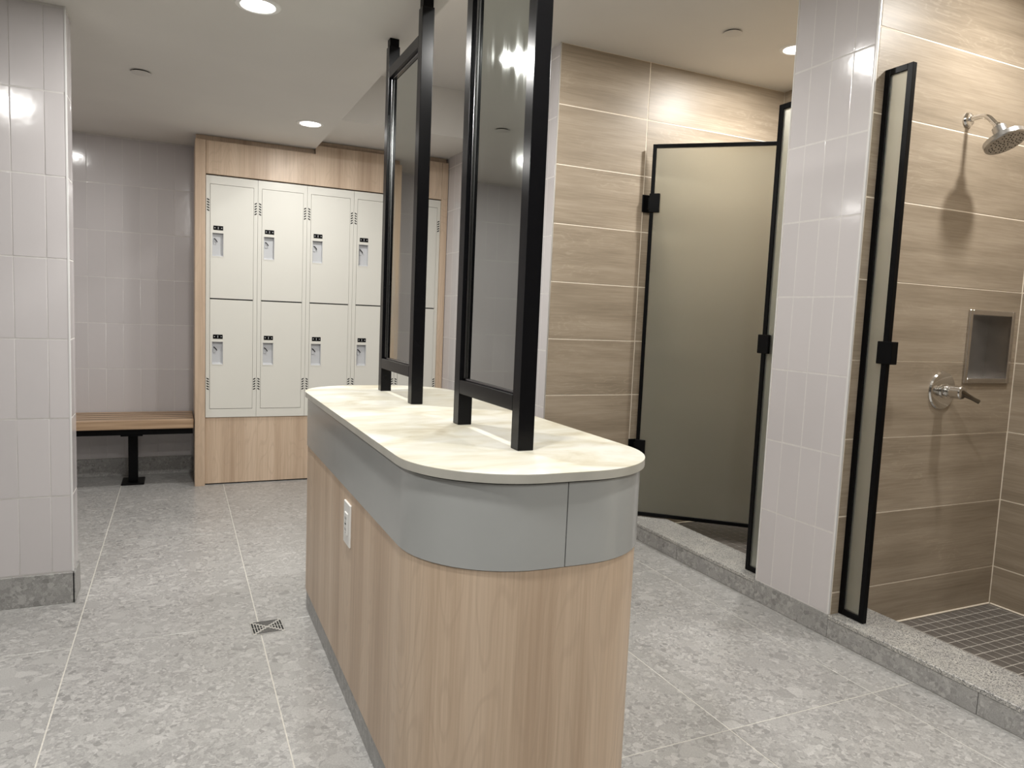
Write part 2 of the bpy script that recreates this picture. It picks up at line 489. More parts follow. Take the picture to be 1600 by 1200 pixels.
# ---- back wall behind the bench
RL = 0.123
wb = struct('wall_back', B(X_ALC - 0.1, 1.9, Y_BACK + 0.0015, Y_BACK + 0.1, 0, Z_LOW + 0.1), GROUT_L)
lay(wb, '-y', Y_BACK, steps(0.082, 0.1017, X_ALC + 0.1, 0.30), steps(RL, 0.3, RL, Z_LOW), LILAC, jit=0.004)
bb = struct('baseboard_back', B(X_ALC, 0.30, Y_BACK - 0.008, Y_BACK + 0.001, 0.0, RL - 0.002, ch=0.001), TERR_D)
# ---- alcove side, left and front walls (outside the frame)
struct('wall_alcove', B(X_ALC - 0.1, X_ALC, PIER_Y1, Y_BACK, 0, Z_LOW), LILAC)
struct('wall_left', B(X_LEFT - 0.1, X_LEFT, Y_FRONT, PIER_Y0, 0, Z_LOW), FARWALL)
struct('wall_front', B(X_LEFT, X_RIGHT + 0.1, Y_FRONT - 0.1, Y_FRONT, 0, Z_TRAY), FARWALL)

# ---- tiled pier on the left
wp = struct('wall_pier', B(X_LEFT, PIER_X - 0.0015, PIER_Y0 + 0.0015, PIER_Y1 - 0.0015, 0, Z_LOW), GROUT_L)
us = [PIER_X - 0.004, -0.439]
while us[-1] > -1.05: us.append(us[-1] - 0.104)
lay(wp, '-y', PIER_Y0, us[::-1], steps(RL, 0.3, RL, Z_LOW), LILAC, jit=0.003)
lay(wp, '+x', PIER_X, [PIER_Y0 + 0.006, PIER_Y0 + 0.105, PIER_Y1], steps(RL, 0.3, RL, Z_LOW), LILAC, jit=0.003)
part('corner_trim', B(PIER_X - 0.006, PIER_X + 0.001, PIER_Y0 - 0.001, PIER_Y0 + 0.006, RL, Z_LOW, ch=0.001), TRIM, wp, label='pale corner trim')
bp = MB(); bp.box(X_LEFT, PIER_X + 0.004, PIER_Y0 - 0.010, PIER_Y0, 0, RL - 0.002, ch=0.001)
bp.box(PIER_X - 0.002, PIER_X + 0.007, PIER_Y0 - 0.010, PIER_Y1, 0, RL - 0.002, ch=0.001)
struct('baseboard_pier', bp, TERR_D)

# ---- side wall running from the far shower to the lockers, and the far shower wall (one solid block)
ws = struct('wall_side', B(X_SIDE + 0.0015, 3.45, Y_FAR + 0.0015, Y_BACK, 0, Z_TRAY), GROUT_C)
ZW = [0.0] + [0.174 + 0.2995 * k for k in range(9)]
ZW[-1] = Z_TRAY
ZP = [CURB_H] + [0.108 + 0.30 * k for k in range(1, 9)] + [Z_TRAY]
part('grout', B(X_SIDE + 0.0005, X_SIDE + 0.0015, Y_FAR + 0.01, Y_BACK, 0, Z_TRAY), GROUT_L, ws)
lay(ws, '-x', X_SIDE, steps(3.452, 0.1017, Y_FAR + 0.004, Y_BACK), ZP, LILAC, jit=0.003)
lay(ws, '-y', Y_FAR, [X_SIDE + 0.004, 2.312, 3.31], ZW, WOODTILE, gap=0.0055, ch=0.0008)
part('corner_trim', B(X_SIDE - 0.001, X_SIDE + 0.005, Y_FAR - 0.001, Y_FAR + 0.006, 0, Z_TRAY, ch=0.001), TRIM_M, ws, label='satin metal corner trim')

# ---- right wall behind the stalls
wr = struct('wall_right', B(X_RIGHT + 0.0015, X_RIGHT + 0.1, Y_FRONT, Y_FAR, 0, Z_TRAY), GROUT_C)
lay(wr, '-x', X_RIGHT, [NY1, PY0], ZW, WOODTILE, gap=0.0055, ch=0.0008)
lay(wr, '-x', X_RIGHT, [PY1, Y_FAR], ZW, WOODTILE, gap=0.0055, ch=0.0008)

# ---- partition between the stalls, with the niche hole
NX0, NX1, NZ0, NZ1, ND = 2.945, 3.212, 1.002, 1.272, 0.09
pb = MB()
x0, x1, ya, yb = X_CURB + 0.0015, X_RIGHT, PY0 + 0.0015, PY1 - 0.0015
pb.box(x0, NX0, ya, yb, 0, Z_TRAY); pb.box(NX1, x1, ya, yb, 0, Z_TRAY)
pb.box(NX0, NX1, ya, yb, 0, NZ0); pb.box(NX0, NX1, ya, yb, NZ1, Z_TRAY)
pb.box(NX0, NX1, PY0 + ND + 0.01, yb, NZ0, NZ1)
wpt = struct('wall_partition', pb, GROUT_C)
part('grout', B(X_CURB + 0.0006, X_CURB + 0.0016, PY0 + 0.006, PY1 - 0.006, 0, Z_TRAY), GROUT_L, wpt)
lay(wpt, '-x', X_CURB, [PY0 + 0.008, 2.008, 2.109, 2.21, PY1 - 0.004], ZP, LILAC, jit=0.003)
def notch_tile(xa, xb, za, zb, hx0, hx1, hz0, hz1):
    q = MB()
    g = 0.0018
    xa += g; xb -= g; za += g; zb -= g
    y0, y1 = PY0, PY0 + 0.009
    q.box(xa, hx0, y0, y1, za, zb); q.box(hx1, xb, y0, y1, za, zb)
    if hz0 > za: q.box(hx0, hx1, y0, y1, za, min(hz0, zb))
    if hz1 < zb: q.box(hx0, hx1, y0, y1, max(hz1, za), zb)
    cx, cz = (xa + xb) / 2, (za + zb) / 2
    q.v = [(a - cx, b - PY0, c - cz) for a, b, c in q.v]
    part('tile', q, WOODTILE, wpt, (cx, PY0, cz), smooth=False)
cut = [j for j in range(len(ZW) - 1) if ZW[j + 1] > NZ0 and ZW[j] < NZ1]
lay(wpt, '-y', PY0, [X_CURB + 0.010, X_RIGHT], ZW, WOODTILE, gap=0.0055, ch=0.0008, skip=lambda i, j: j in cut)
for j in cut: notch_tile(X_CURB + 0.010, X_RIGHT, ZW[j], ZW[j + 1], NX0, NX1, NZ0, NZ1)
lay(wpt, '+y', PY1, [X_CURB + 0.010, X_RIGHT], ZW, WOODTILE, gap=0.0055, ch=0.0008)
part('corner_trim', B(X_CURB - 0.001, X_CURB + 0.008, PY0 - 0.001, PY0 + 0.006, CURB_H, Z_TRAY, ch=0.001), TRIM, wpt, label='white corner trim')
part('corner_trim', B(X_CURB - 0.001, X_CURB + 0.006, PY1 - 0.004, PY1 + 0.001, CURB_H, Z_TRAY, ch=0.001), TRIM, wpt)
struct('baseboard_partition', B(X_CURB - 0.003, X_CURB + 0.004, PY0, PY1, 0, CURB_H, ch=0.001), TERR_D)
# partition nearer than the frame
wn = struct('wall_near', B(X_CURB, X_RIGHT, NY0, NY1 - 0.002, 0, Z_TRAY), GROUT_C)
lay(wn, '+y', NY1, [X_CURB + 0.004, X_RIGHT], ZW, WOODTILE, gap=0.0055, ch=0.0008)

# ---- shower curbs
def curb(name, y0, y1, joints):
    c = struct(name, B(X_CURB + 0.008, X_CURB + CURB_D - 0.004, y0, y1, 0, CURB_H - 0.016), GROUT_F)
    ys = [y0] + joints + [y1]
    for k in range(len(ys) - 1):
        part('face_tile', B(X_CURB - 0.002, X_CURB + 0.008, ys[k] + 0.001, ys[k + 1] - 0.001, 0, CURB_H - 0.017, ch=0.0008), TERR_D, c)
    part('granite_slab', B(X_CURB - 0.004, X_CURB + CURB_D, y0 + 0.001, y1 - 0.001, CURB_H - 0.017, CURB_H, ch=0.002), GRANITE, c)
    part('back_tile', B(X_CURB + CURB_D - 0.004, X_CURB + CURB_D - 0.001, y0, y1, 0, CURB_H - 0.017), WOODTILE, c)
curb('trim_1', NY1, PY0, [1.33])
curb('trim_2', PY1, Y_FAR - 0.001, [2.84])

# ---- mosaic shower floors
def mosaic(name, y0, y1, limit):
    xs0 = X_CURB + CURB_D
    base = struct(name, B(xs0, X_RIGHT, y0, y1, -0.002, 0.0005), GROUT_M)
    p = 0.0515
    xs = steps(xs0, p, xs0, X_RIGHT); ys = steps(y1, p, y0, y1)
    cells = [(ys[j], i, j) for i in range(len(xs) - 1) for j in range(len(ys) - 1)]
    cells.sort(key=lambda c: -c[0])
    rest = MB()
    for n, (_, i, j) in enumerate(cells):
        wd, ht = xs[i + 1] - xs[i] - 0.005, ys[j + 1] - ys[j] - 0.005
        if wd < 0.004 or ht < 0.004: continue
        cx, cy_ = (xs[i] + xs[i + 1]) / 2, (ys[j] + ys[j + 1]) / 2
        if n < limit:
            link('mosaic_tile', tile_mesh(wd, ht, MOSAIC, 0.0012, 0.004), base, (cx, cy_, 0.0018), (R(-90), 0, 0))
        else:
            rest.box(cx - wd / 2, cx + wd / 2, cy_ - ht / 2, cy_ + ht / 2, 0, 0.0018)
    if rest.v:
        o = part('mosaic_rest', rest, MOSAIC, base, smooth=False); o['kind'] = 'stuff'
mosaic('floor_shower', NY1, PY0, 260)
mosaic('floor_shower', PY1, Y_FAR, 0)
# cream caulk lines where walls meet the shower floor
for (ya_, nm) in ((PY0, 'trim_3'), (Y_FAR, 'trim_4')):
    struct(nm, B(X_CURB + CURB_D, X_RIGHT - 0.004, ya_ - 0.006, ya_ + 0.001, 0.002, 0.009, ch=0.002), GROUT_C)
struct('trim_5', B(X_RIGHT - 0.006, X_RIGHT + 0.001, NY1, PY0 - 0.006, 0.002, 0.009, ch=0.002), GROUT_C)

# ================================================================== CEILING FIXTURES
def downlight(x, y, z, label, group='recessed ceiling downlights', power=1.0):
    t = thing('downlight', label, 'light', (x, y, z), group=group)
    part('trim_ring', MB().lathe([(0.056, -0.001), (0.060, -0.005), (0.074, -0.004), (0.078, 0.0), (0.078, 0.004), (0.056, 0.004)], n=40), WHITE, t)
    part('lens', MB().lathe([(0.0, -0.004), (0.03, -0.0038), (0.056, -0.002), (0.0565, 0.003), (0.0, 0.003)], n=40), LENS, t, label='glowing frosted lens')
    L = bpy.data.lights.new('lamp', 'AREA'); L.shape = 'DISK'; L.size = 0.11; L.energy = LIGHT_W * power
    L.color = LIGHT_COL; L.spread = R(SPREAD)
    link('lamp', L, t, (0, 0, -0.006))
    return t
downlight(0.257, 2.794, Z_LOW, 'glowing round downlight in the low ceiling, largest one, at the top edge of the photo', power=1.5)
downlight(0.69, 4.363, Z_LOW, 'glowing round downlight in the low ceiling just before the lockers', power=0.64)
downlight(2.813, 2.846, Z_TRAY, 'bright downlight over the far shower, half hidden by the tiled partition', power=1.4)
downlight(2.813, 1.376, Z_TRAY, 'downlight above the near shower with the shower head, outside the frame', power=1.2)
for x, y, z, lb in ((-0.82, 1.45, Z_LOW, 'downlight outside the frame, before the tiled pier on the left'),
                    (-0.69, 4.50, Z_LOW, 'downlight over the bench, hidden behind the tiled pier'),
                    (0.257, 1.15, Z_LOW, 'downlight outside the frame, over the aisle left of the near end of the island'),
                    (1.30, 2.76, Z_TRAY, 'downlight in the raised ceiling outside the frame, over the far end of the island'),
                    (1.30, 1.0, Z_TRAY, 'downlight in the raised ceiling outside the frame, before the near end of the island'),
                    (0.257, -0.50, Z_LOW, 'added fill lamp outside the frame, in the low ceiling behind the photographer'),  # added lamp to brighten the island front, no source seen here
                    (1.30, -0.70, Z_TRAY, 'added fill lamp outside the frame, in the raised ceiling behind the photographer')):  # likewise an added lamp, lifts the dark island front
    downlight(x, y, z, lb, 'downlights outside the frame', 0.42 if y > 4 else 1.1)

def cover(x, y, z, label):
    t = thing('sprinkler_cover', label, 'sprinkler', (x, y, z), group='concealed sprinkler cover plates')
    part('cover_plate', MB().lathe([(0.0, -0.009), (0.040, -0.0088), (0.043, -0.0075), (0.043, -0.006), (0.0, -0.006)], n=36), WHITE_C, t)
    part('socket', MB().lathe([(0.036, -0.0062), (0.036, 0.002)], n=30), GAP, t, label='dark gap behind the plate')
cover(-0.152, 3.86, Z_LOW, 'round flat sprinkler cover plate on the low ceiling near the tiled pier')
cover(2.402, 2.837, Z_TRAY, 'round flat sprinkler cover plate on the raised ceiling over the far shower')

# ================================================================== LOCKERS
CX0, CX1, CYF = 0.100, X_SIDE - 0.003, 5.000
cab = thing('locker_surround', 'pale wood cabinet surround framing the row of cream lockers', 'cabinet', (CX0, CYF, 0))
def cpart(name, mb, mat, label=None):
    mb.v = [(a - CX0, b - CYF, c) for a, b, c in mb.v]
    return part(name, mb, mat, cab, label=label)
cpart('side_panel', B(CX0, 0.160, CYF, Y_BACK - 0.015, 0.0, Z_LOW - 0.036, ch=0.001), LAM)
cpart('side_panel', B(1.714, CX1, CYF + 0.004, Y_BACK - 0.015, 0.0, Z_STRIP - 0.036, ch=0.001), LAM)
hd = B(0.1615, X_STEP, CYF + 0.006, CYF + 0.028, 1.990, Z_LOW - 0.036, ch=0.0008)
hd.box(X_STEP, 1.7125, CYF + 0.006, CYF + 0.028, 1.990, Z_STRIP - 0.036)
cpart('header_panel', hd, LAM)
cpart('header_bottom', B(0.1615, 1.7125, CYF + 0.028, Y_BACK - 0.02, 1.990, 2.006), LAM)
sb = B(CX0 + 0.004, X_STEP, CYF + 0.045, CYF + 0.060, Z_LOW - 0.036, Z_LOW - 0.001)
sb.box(X_STEP, CX1 - 0.004, CYF + 0.045, CYF + 0.060, Z_STRIP - 0.036, Z_STRIP - 0.001)
cpart('scribe_strip', sb, LAM, label='recessed strip between the header and the ceiling')
cpart('base_panel', B(0.161, 1.713, CYF + 0.030, CYF + 0.050, 0.008, 0.444, ch=0.001), LAM)
cpart('kick_strip', B(0.161, 1.713, CYF + 0.036, CYF + 0.046, 0.0, 0.008), GAP)

LW, LZ0, LZ1 = 0.3102, 0.4465, 1.983
LF, LD = 5.020, 0.38                         # front plane, depth
def door_mesh(w_, h_, cx, cz0, cz1, cw):
    """door slab with a rectangular hole (cx..cx+cw, cz0..cz1); front at y=0"""
    d = MB(); t = 0.016
    d.box(0, cx, 0, t, 0, h_); d.box(cx + cw, w_, 0, t, 0, h_)
    d.box(cx, cx + cw, 0, t, 0, cz0); d.box(cx, cx + cw, 0, t, cz1, h_)
    return d
def make_locker():
    t = thing('locker', '', 'locker', (0.163, LF, LZ0), group='cream two-tier lockers')
    H_ = LZ1 - LZ0
    b = MB()
    W_ = LW - 0.0016
    dx0, dx1 = 0.0235, W_ - 0.0235
    zl0, zl1, zu0, zu1 = 0.056, 0.764, 0.7685, H_ - 0.052
    b.box(0, dx0, 0, LD, 0, H_); b.box(dx1, W_, 0, LD, 0, H_)
    b.box(dx0, dx1, 0, LD, 0, zl0 - 0.001); b.box(dx0, dx1, 0, LD, zu1 + 0.001, H_)
    b.box(dx0, dx1, LD - 0.004, LD, zl0, zu1)
    part('body', b, STEEL, t, smooth=False)
    part('gap', B(dx0 + 0.0002, dx1 - 0.0002, 0.028, 0.032, zl0 - 0.001, zu1 + 0.001), GAP, t, label='dark gaps around the doors')
    for (z0, z1, cupz, platez) in ((zl0, zl1, 0.938 - LZ0, 0.957 - LZ0), (zu0, zu1, 1.628 - LZ0, 1.646 - LZ0)):
        g = 0.0016
        w_, h_ = dx1 - dx0 - 2 * g, z1 - z0 - 2 * g
        cw, chh = 0.066, 0.146
        cx = 0.012; c1 = cupz - z0 - g; c0 = c1 - chh
        d = part('door', door_mesh(w_, h_, cx, c0, c1, cw), STEEL, t, (dx0 + g, -0.002, z0 + g), smooth=False)
        cu = MB(); dp = 0.024
        cu.box(cx, cx + cw, dp, dp + 0.002, c0, c1)
        cu.box(cx, cx + 0.002, 0.0005, dp, c0, c1); cu.box(cx + cw - 0.002, cx + cw, 0.0005, dp, c0, c1)
        cu.add([(cx, 0.0005, c0), (cx + cw, 0.0005, c0), (cx + cw, dp, c0 + 0.012), (cx, dp, c0 + 0.012)], [(0, 1, 2, 3)])
        cu.box(cx, cx + cw, 0.0005, dp, c1 - 0.002, c1)
        part('latch_cup', cu, CUPM, d, label='grey recessed pull cup')
        rim = MB()
        rim.box(cx - 0.003, cx + cw + 0.003, -0.0016, 0.0004, c0 - 0.005, c0)
        rim.box(cx - 0.003, cx + cw + 0.003, -0.0016, 0.0004, c1, c1 + 0.005)
        rim.box(cx - 0.003, cx, -0.0016, 0.0004, c0, c1); rim.box(cx + cw, cx + cw + 0.003, -0.0016, 0.0004, c0, c1)
        part('cup_rim', rim, STEEL, d, smooth=False)
        hz = c1 - 0.045
        la = MB().tube([(cx + 0.012, dp - 0.002, hz + 0.010), (cx + 0.016, dp - 0.014, hz + 0.008), (cx + 0.026, dp - 0.014, hz - 0.004), (cx + 0.030, dp - 0.013, hz - 0.012)], 0.0028, n=8)
        part('hasp', la, BLACK, d, label='small dark hasp')
        part('hasp_plate', B(cx + 0.008, cx + 0.024, dp - 0.005, dp, hz - 0.026, hz - 0.002, ch=0.001), CUPM, d)
        pz = platez - z0 - g
        pl = part('number_plate', B(cx + 0.006, cx + 0.064, -0.002, 0.0, pz, pz + 0.027, ch=0.0006), BLACK, d, label='small black number plate')
        rv = MB()
        for xx in (cx + 0.015, cx + 0.055):
            rv.lathe([(0.0032, 0.0), (0.0026, 0.001), (0.0, 0.0012)], (xx, -0.002, pz + 0.0135), (0, -1, 0), n=10)
        rv.box(cx + 0.0335, cx + 0.0365, -0.0026, -0.0018, pz + 0.006, pz + 0.021)
        part('plate_marks', rv, CUPM, d)
    vt = MB()
    for zc in (1.800 - LZ0, 0.665 - LZ0):
        for xc in (0.0125, W_ - 0.0125):
            for k in range(5):
                z = zc + (k - 2) * 0.0165
                sgn = 1 if xc < 0.1 else -1
                a = [(xc - 0.0068, z + 0.0035 * sgn + 0.0042), (xc + 0.0068, z - 0.0035 * sgn + 0.0042), (xc + 0.0068, z - 0.0035 * sgn - 0.0042), (xc - 0.0068, z + 0.0035 * sgn - 0.0042)]
                vs = [(p, -0.0006, q) for p, q in a] + [(p, 0.001, q) for p, q in a]
                vt.add(vs, [(0, 1, 2, 3), (4, 5, 6, 7), (0, 1, 5, 4), (1, 2, 6, 5), (2, 3, 7, 6), (3, 0, 4, 7)])
    o = part('vent_slots', vt, GAP, t, smooth=False, label='dark slanted vent slots'); o['kind'] = 'stuff'
    return t
lk = make_locker()
lnames = ['cream two-door locker at the left end of the row, beside the wood side panel',
          'cream two-door locker second from the left in the row',
          'cream two-door locker in the middle of the row, left of the black mirror post',
          'cream two-door locker fourth from the left, partly behind the far mirror',
          'cream two-door locker at the right end of the row, behind the far mirror post']
for k in range(5):
    o = lk if k == 0 else copy_tree(lk)
    o.location = (0.163 + LW * k, LF, LZ0); o['label'] = lnames[k]

# ================================================================== BENCH
bx0, bx1 = -1.40, 0.094
by0, by1, bz = 5.020, 5.425, 0.436
bench = thing('bench', 'slatted brown timber bench on black pedestal legs against the lilac tiled wall', 'bench', ((bx0 + bx1) / 2, 5.22, 0))
hw = (bx1 - bx0) / 2
n_s = 5; sg = 0.019; sw = (by1 - by0 - sg * (n_s - 1)) / n_s
for k in range(n_s):
    y = by0 - 5.22 + k * (sw + sg)
    th = 0.058 if k == 0 else 0.035
    part('slat', B(-hw, hw, y, y + sw, bz - th, bz, ch=0.004), BENCHW, bench)
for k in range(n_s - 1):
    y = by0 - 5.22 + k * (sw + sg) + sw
    part('gap_shade_strip', B(-hw + 0.001, hw - 0.001, y + 0.0005, y + sg - 0.0005, bz - 0.033, bz - 0.0009), GAP, bench, label='shade between the slats, put in as a dark strip')  # dark strips stand in for the shade in the slat gaps
for y in (-0.165, 0.12):
    part('rail', B(-hw + 0.01, hw - 0.004, y, y + 0.045, bz - 0.098, bz - 0.059, ch=0.002), BLACK, bench)
lx = (-0.262 - (bx0 + bx1) / 2)
for xx in (lx, lx - 0.85):
    l_ = MB()
    l_.box(xx - 0.027, xx + 0.027, -0.03, 0.045, 0.012, bz - 0.098, ch=0.003)
    l_.box(xx - 0.062, xx + 0.062, -0.165, 0.165, bz - 0.106, bz - 0.098, ch=0.002)
    lg = part('leg', l_, BLACK, bench)
    part('foot_plate', B(xx - 0.066, xx + 0.066, -0.09, 0.10, 0.0005, 0.012, ch=0.003), BLACK, lg)
for y in (-0.10, -0.02, 0.06):
    part('slat_bearer', B(-hw + 0.03, hw - 0.03, y, y + 0.012, bz - 0.059, bz - 0.036), BLACK, bench)

# ================================================================== ISLAND
IX0, IX1, IY0, IY1 = 0.457, 1.048, 1.313, 3.052
ICX, ICY = (IX0 + IX1) / 2, (IY0 + IY1) / 2
ZC0, ZC1 = 0.840, 0.860
def rrect(inset, rad, n=14):
    hx, hy = (IX1 - IX0) / 2 - inset, (IY1 - IY0) / 2 - inset
    r = rad - inset; out = []
    for (sx, sy_, a0) in ((1, 1, 0), (-1, 1, 90), (-1, -1, 180), (1, -1, 270)):
        for k in range(n + 1):
            a = R(a0 + 90 * k / n)
            out.append((sx * (hx - r) + r * math.cos(a), sy_ * (hy - r) + r * math.sin(a)))
    return out
isl = thing('island', 'pale wood vanity island with rounded ends and a glossy grey band', 'cabinet', (ICX, ICY, 0))
part('plinth', MB().prism(rrect(0.004, 0.24), 0.0, 0.078, 0.001), TERR_D, isl, label='grey terrazzo plinth at the foot')
part('wood_body', MB().prism(rrect(0.0, 0.24), 0.079, 0.6505), LAM, isl, label='vertical grain wood body')
part('joint_line', MB().prism(rrect(0.006, 0.24), 0.6505, 0.6525), GAP, isl)
def half_band(side):
    """C-shaped half of the grey band, one seam at each end"""
    o = [p for p in rrect(-0.003, 0.24) if p[0] * side > 0.0012]
    i_ = [p for p in rrect(0.016, 0.24) if p[0] * side > 0.0012]
    o.sort(key=lambda p: math.atan2(p[1], p[0] * side)); i_.sort(key=lambda p: math.atan2(p[1], p[0] * side))
    hy = (IY1 - IY0) / 2
    o = [(side * 0.0012, -hy - 0.003)] + o + [(side * 0.0012, hy + 0.003)]
    i_ = [(side * 0.0012, -hy + 0.016)] + i_ + [(side * 0.0012, hy - 0.016)]
    n = len(o); vs = []
    for ring in (o, i_):
        for z in (0.6525, ZC0 - 0.004): vs += [(p[0], p[1], z) for p in ring]
    fs = []
    for k in range(n - 1):
        fs.append((k, k + 1, n + k + 1, n + k))
        fs.append((2 * n + k, 3 * n + k, 3 * n + k + 1, 2 * n + k + 1))
        fs.append((k, 2 * n + k, 2 * n + k + 1, k + 1)); fs.append((n + k, n + k + 1, 3 * n + k + 1, 3 * n + k))
    fs.append((0, n, 3 * n, 2 * n)); fs.append((n - 1, 3 * n - 1, 4 * n - 1, 2 * n - 1))
    return MB().add(vs, fs)
part('band_panel', half_band(-1), BAND, isl, label='grey glossy band on the left side')
part('band_panel', half_band(1), BAND, isl, label='grey glossy band on the right side')
part('core', MB().prism(rrect(0.018, 0.24), 0.6525, ZC0), CORE, isl)
# duplex outlet plate on the left face
oy = 2.082 - ICY
pl = part('outlet_plate', B(-0.006, 0.0, oy - 0.041, oy + 0.041, 0.490, 0.617, ch=0.002), WHITE, isl, (IX0 - ICX, 0, 0), label='white outlet plate')
part('receptacle', B(-0.009, -0.005, oy - 0.017, oy + 0.017, 0.520, 0.587, ch=0.0015), WHITE, pl, label='white receptacle face')
sl = MB()
for zc in (0.537, 0.570):
    for yy in (-0.006, 0.006): sl.box(-0.0094, -0.0088, oy + yy - 0.001, oy + yy + 0.001, zc - 0.004, zc + 0.004)
    sl.lathe([(0.0022, 0.0), (0.0, 0.0004)], (-0.009, oy, zc - 0.010), (-1, 0, 0), n=8)
sl.box(-0.0098, -0.0088, oy - 0.006, oy + 0.006, 0.5515, 0.5555)
part('receptacle_slots', sl, GAP, pl)

top = thing('countertop', 'cream marbled countertop with rounded ends on the island', 'countertop', (ICX, ICY, ZC0))
mb = MB().prism(rrect(-0.0125, 0.24, 18), 0.0005, ZC1 - ZC0 - 0.0015)
part('edge_band', mb, EDGE, top, label='counter edge with its shade painted in as grey beige')
part('top_sheet', MB().prism(rrect(-0.0125, 0.24, 18), ZC1 - ZC0 - 0.0015, ZC1 - ZC0), COUNTER, top)

# ================================================================== MIRRORS
PS = 0.042; MX = 0.762
def make_mirror_frame(y0, y1, ztop, zrail, label):
    yc = (y0 + y1) / 2; h = (y1 - y0) / 2
    t = thing('framed_mirror', label, 'mirror', (MX, yc, ZC1), group='black framed mirrors standing on the island')
    zt = ztop - ZC1; zr = zrail - ZC1; zb0, zb1 = 0.092, 0.132
    a = PS / 2
    for s_ in (-1, 1):
        yp = s_ * (h - a)
        p = part('post', B(-a, a, yp - a, yp + a, 0.0, zt - 0.030, ch=0.0012), BLACK_M, t)
        part('post_sleeve', B(-a + 0.003, a - 0.003, yp - a + 0.003, yp + a - 0.003, zt - 0.030, zt, ch=0.001), BLACK, p, label='narrower sleeve fixing the post to the ceiling')
        part('glazing_bead', B(-0.010, -0.004, yp - s_ * a - (0.007 if s_ > 0 else 0), yp - s_ * a + (0.007 if s_ < 0 else 0), zb1, zr, ch=0.001), BEAD, p)
    for (z0, z1) in ((zb0, zb1), (zr, zr + 0.040)):
        r = part('rail', B(-a, a, -h + PS, h - PS, z0, z1, ch=0.0012), BLACK_M, t)
        zz = z1 if z0 == zb0 else z0
        part('glazing_bead', B(-0.010, -0.004, -h + PS, h - PS, zz - (0 if z0 == zb0 else 0.006), zz + (0.006 if z0 == zb0 else 0), ch=0.001), BEAD, r)
    part('mirror_glass', B(-0.004, 0.004, -h + PS - 0.001, h - PS + 0.001, zb1 - 0.001, zr + 0.001), MIRROR, t, label='greyish mirror glass', smooth=False)
    return t
make_mirror_frame(2.420, 2.880, Z_LOW, 2.075, 'tall narrow black framed mirror at the far end of the island, its top in view')
make_mirror_frame(1.543, 1.995, Z_LOW, 2.075, 'tall black framed mirror at the near end of the island, reaching past the photo top')

# ================================================================== SHOWER GLASS
GX = 2.334
def framed_glass(t, w_, z0, z1, fw=0.022, ft=0.020):
    """frame in local XZ, x from 0 to w_"""
    h_ = ft / 2
    part('frame_bar', B(0, fw, -h_, h_, z0, z1, ch=0.0012), BLACK, t)
    part('frame_bar', B(w_ - fw, w_, -h_, h_, z0, z1, ch=0.0012), BLACK, t)
    part('frame_bar', B(fw, w_ - fw, -h_, h_, z0, z0 + fw, ch=0.0012), BLACK, t)
    part('frame_bar', B(fw, w_ - fw, -h_, h_, z1 - fw, z1, ch=0.0012), BLACK, t)
    part('frosted_pane', B(fw - 0.003, w_ - fw + 0.003, -0.004, 0.004, z0 + fw - 0.003, z1 - fw + 0.003), FROST, t, label='frosted glass pane', smooth=False)
ZG0, ZG1 = CURB_H + 0.0015, 2.123
p1 = thing('shower_screen', 'narrow fixed frosted panel in black frame at the near shower with the shower head', 'shower screen', (GX, PY0 - 0.001, 0), (0, 0, R(-90)), 'fixed frosted shower panels')
framed_glass(p1, 0.112, ZG0, ZG1)
part('strike_clamp', B(0.072, 0.135, -0.016, 0.016, 1.066, 1.148, ch=0.002), BLACK, p1, label='square black clamp on the free edge')
p2 = thing('shower_screen', 'narrow fixed frosted panel in black frame beside the closed far shower door', 'shower screen', (GX, PY1 + 0.001, 0), (0, 0, R(90)), 'fixed frosted shower panels')
framed_glass(p2, 0.118, ZG0, ZG1)
part('strike_clamp', B(0.074, 0.138, -0.016, 0.016, 1.066, 1.148, ch=0.002), BLACK, p2, label='square black clamp on the free edge')

dr = thing('shower_door', 'wide frosted glass shower door in a thin black frame, ajar into the far shower', 'shower door', (GX, Y_FAR - 0.036, 0), (0, 0, math.atan2(-0.657, 0.754)))
framed_glass(dr, 0.885, 0.096, 2.136, 0.020, 0.018)
for z in (1.775, 0.425):
    hg = part('hinge', B(-0.004, 0.052, -0.016, 0.016, z, z + 0.10, ch=0.002), BLACK, dr, label='square black hinge')
    dv = Vector((0.754, -0.657))
    part('wall_plate', B(-0.030, 0.030, 0.026, 0.034, z + 0.003, z + 0.097, ch=0.002), BLACK, hg, rot=(0, 0, -math.atan2(-0.657, 0.754)))
    part('knuckle', MB().lathe([(0.009, z + 0.02), (0.009, z + 0.08)], (-0.004, 0.006, 0), n=14), BLACK, hg)

# ================================================================== SHOWER FITTINGS
SX = 2.806
sh = thing('overhead_shower', 'chrome round shower head on a bent arm on the wood tiled wall', 'shower head', (SX, PY0, 2.020))
part('flange', MB().lathe([(0.029, 0.0), (0.029, 0.004), (0.025, 0.010), (0.014, 0.014), (0.0, 0.014)], axis=(0, -1, 0), n=36), CHROME, sh)
arm = [(0, -0.004, 0), (0, -0.035, 0.002)]
for k in range(9):
    a = k / 8 * R(48)
    arm.append((0, -0.05 - 0.055 * math.sin(a), 0.002 - 0.055 * (1 - math.cos(a))))
e = Vector(arm[-1]); dd = Vector((0, -math.cos(R(48)), -math.sin(R(48))))
arm.append(tuple(e + dd * 0.036))
part('arm', MB().tube(arm, 0.0098, 16), CHROME, sh)
e = e + dd * 0.034
nd_ = Vector((0.0, -0.46, -0.89)).normalized()
neck = MB().lathe([(0.012, 0.0), (0.0135, 0.002), (0.0135, 0.012), (0.010, 0.016)], tuple(e), tuple(dd), n=24)
e2 = e + dd * 0.014
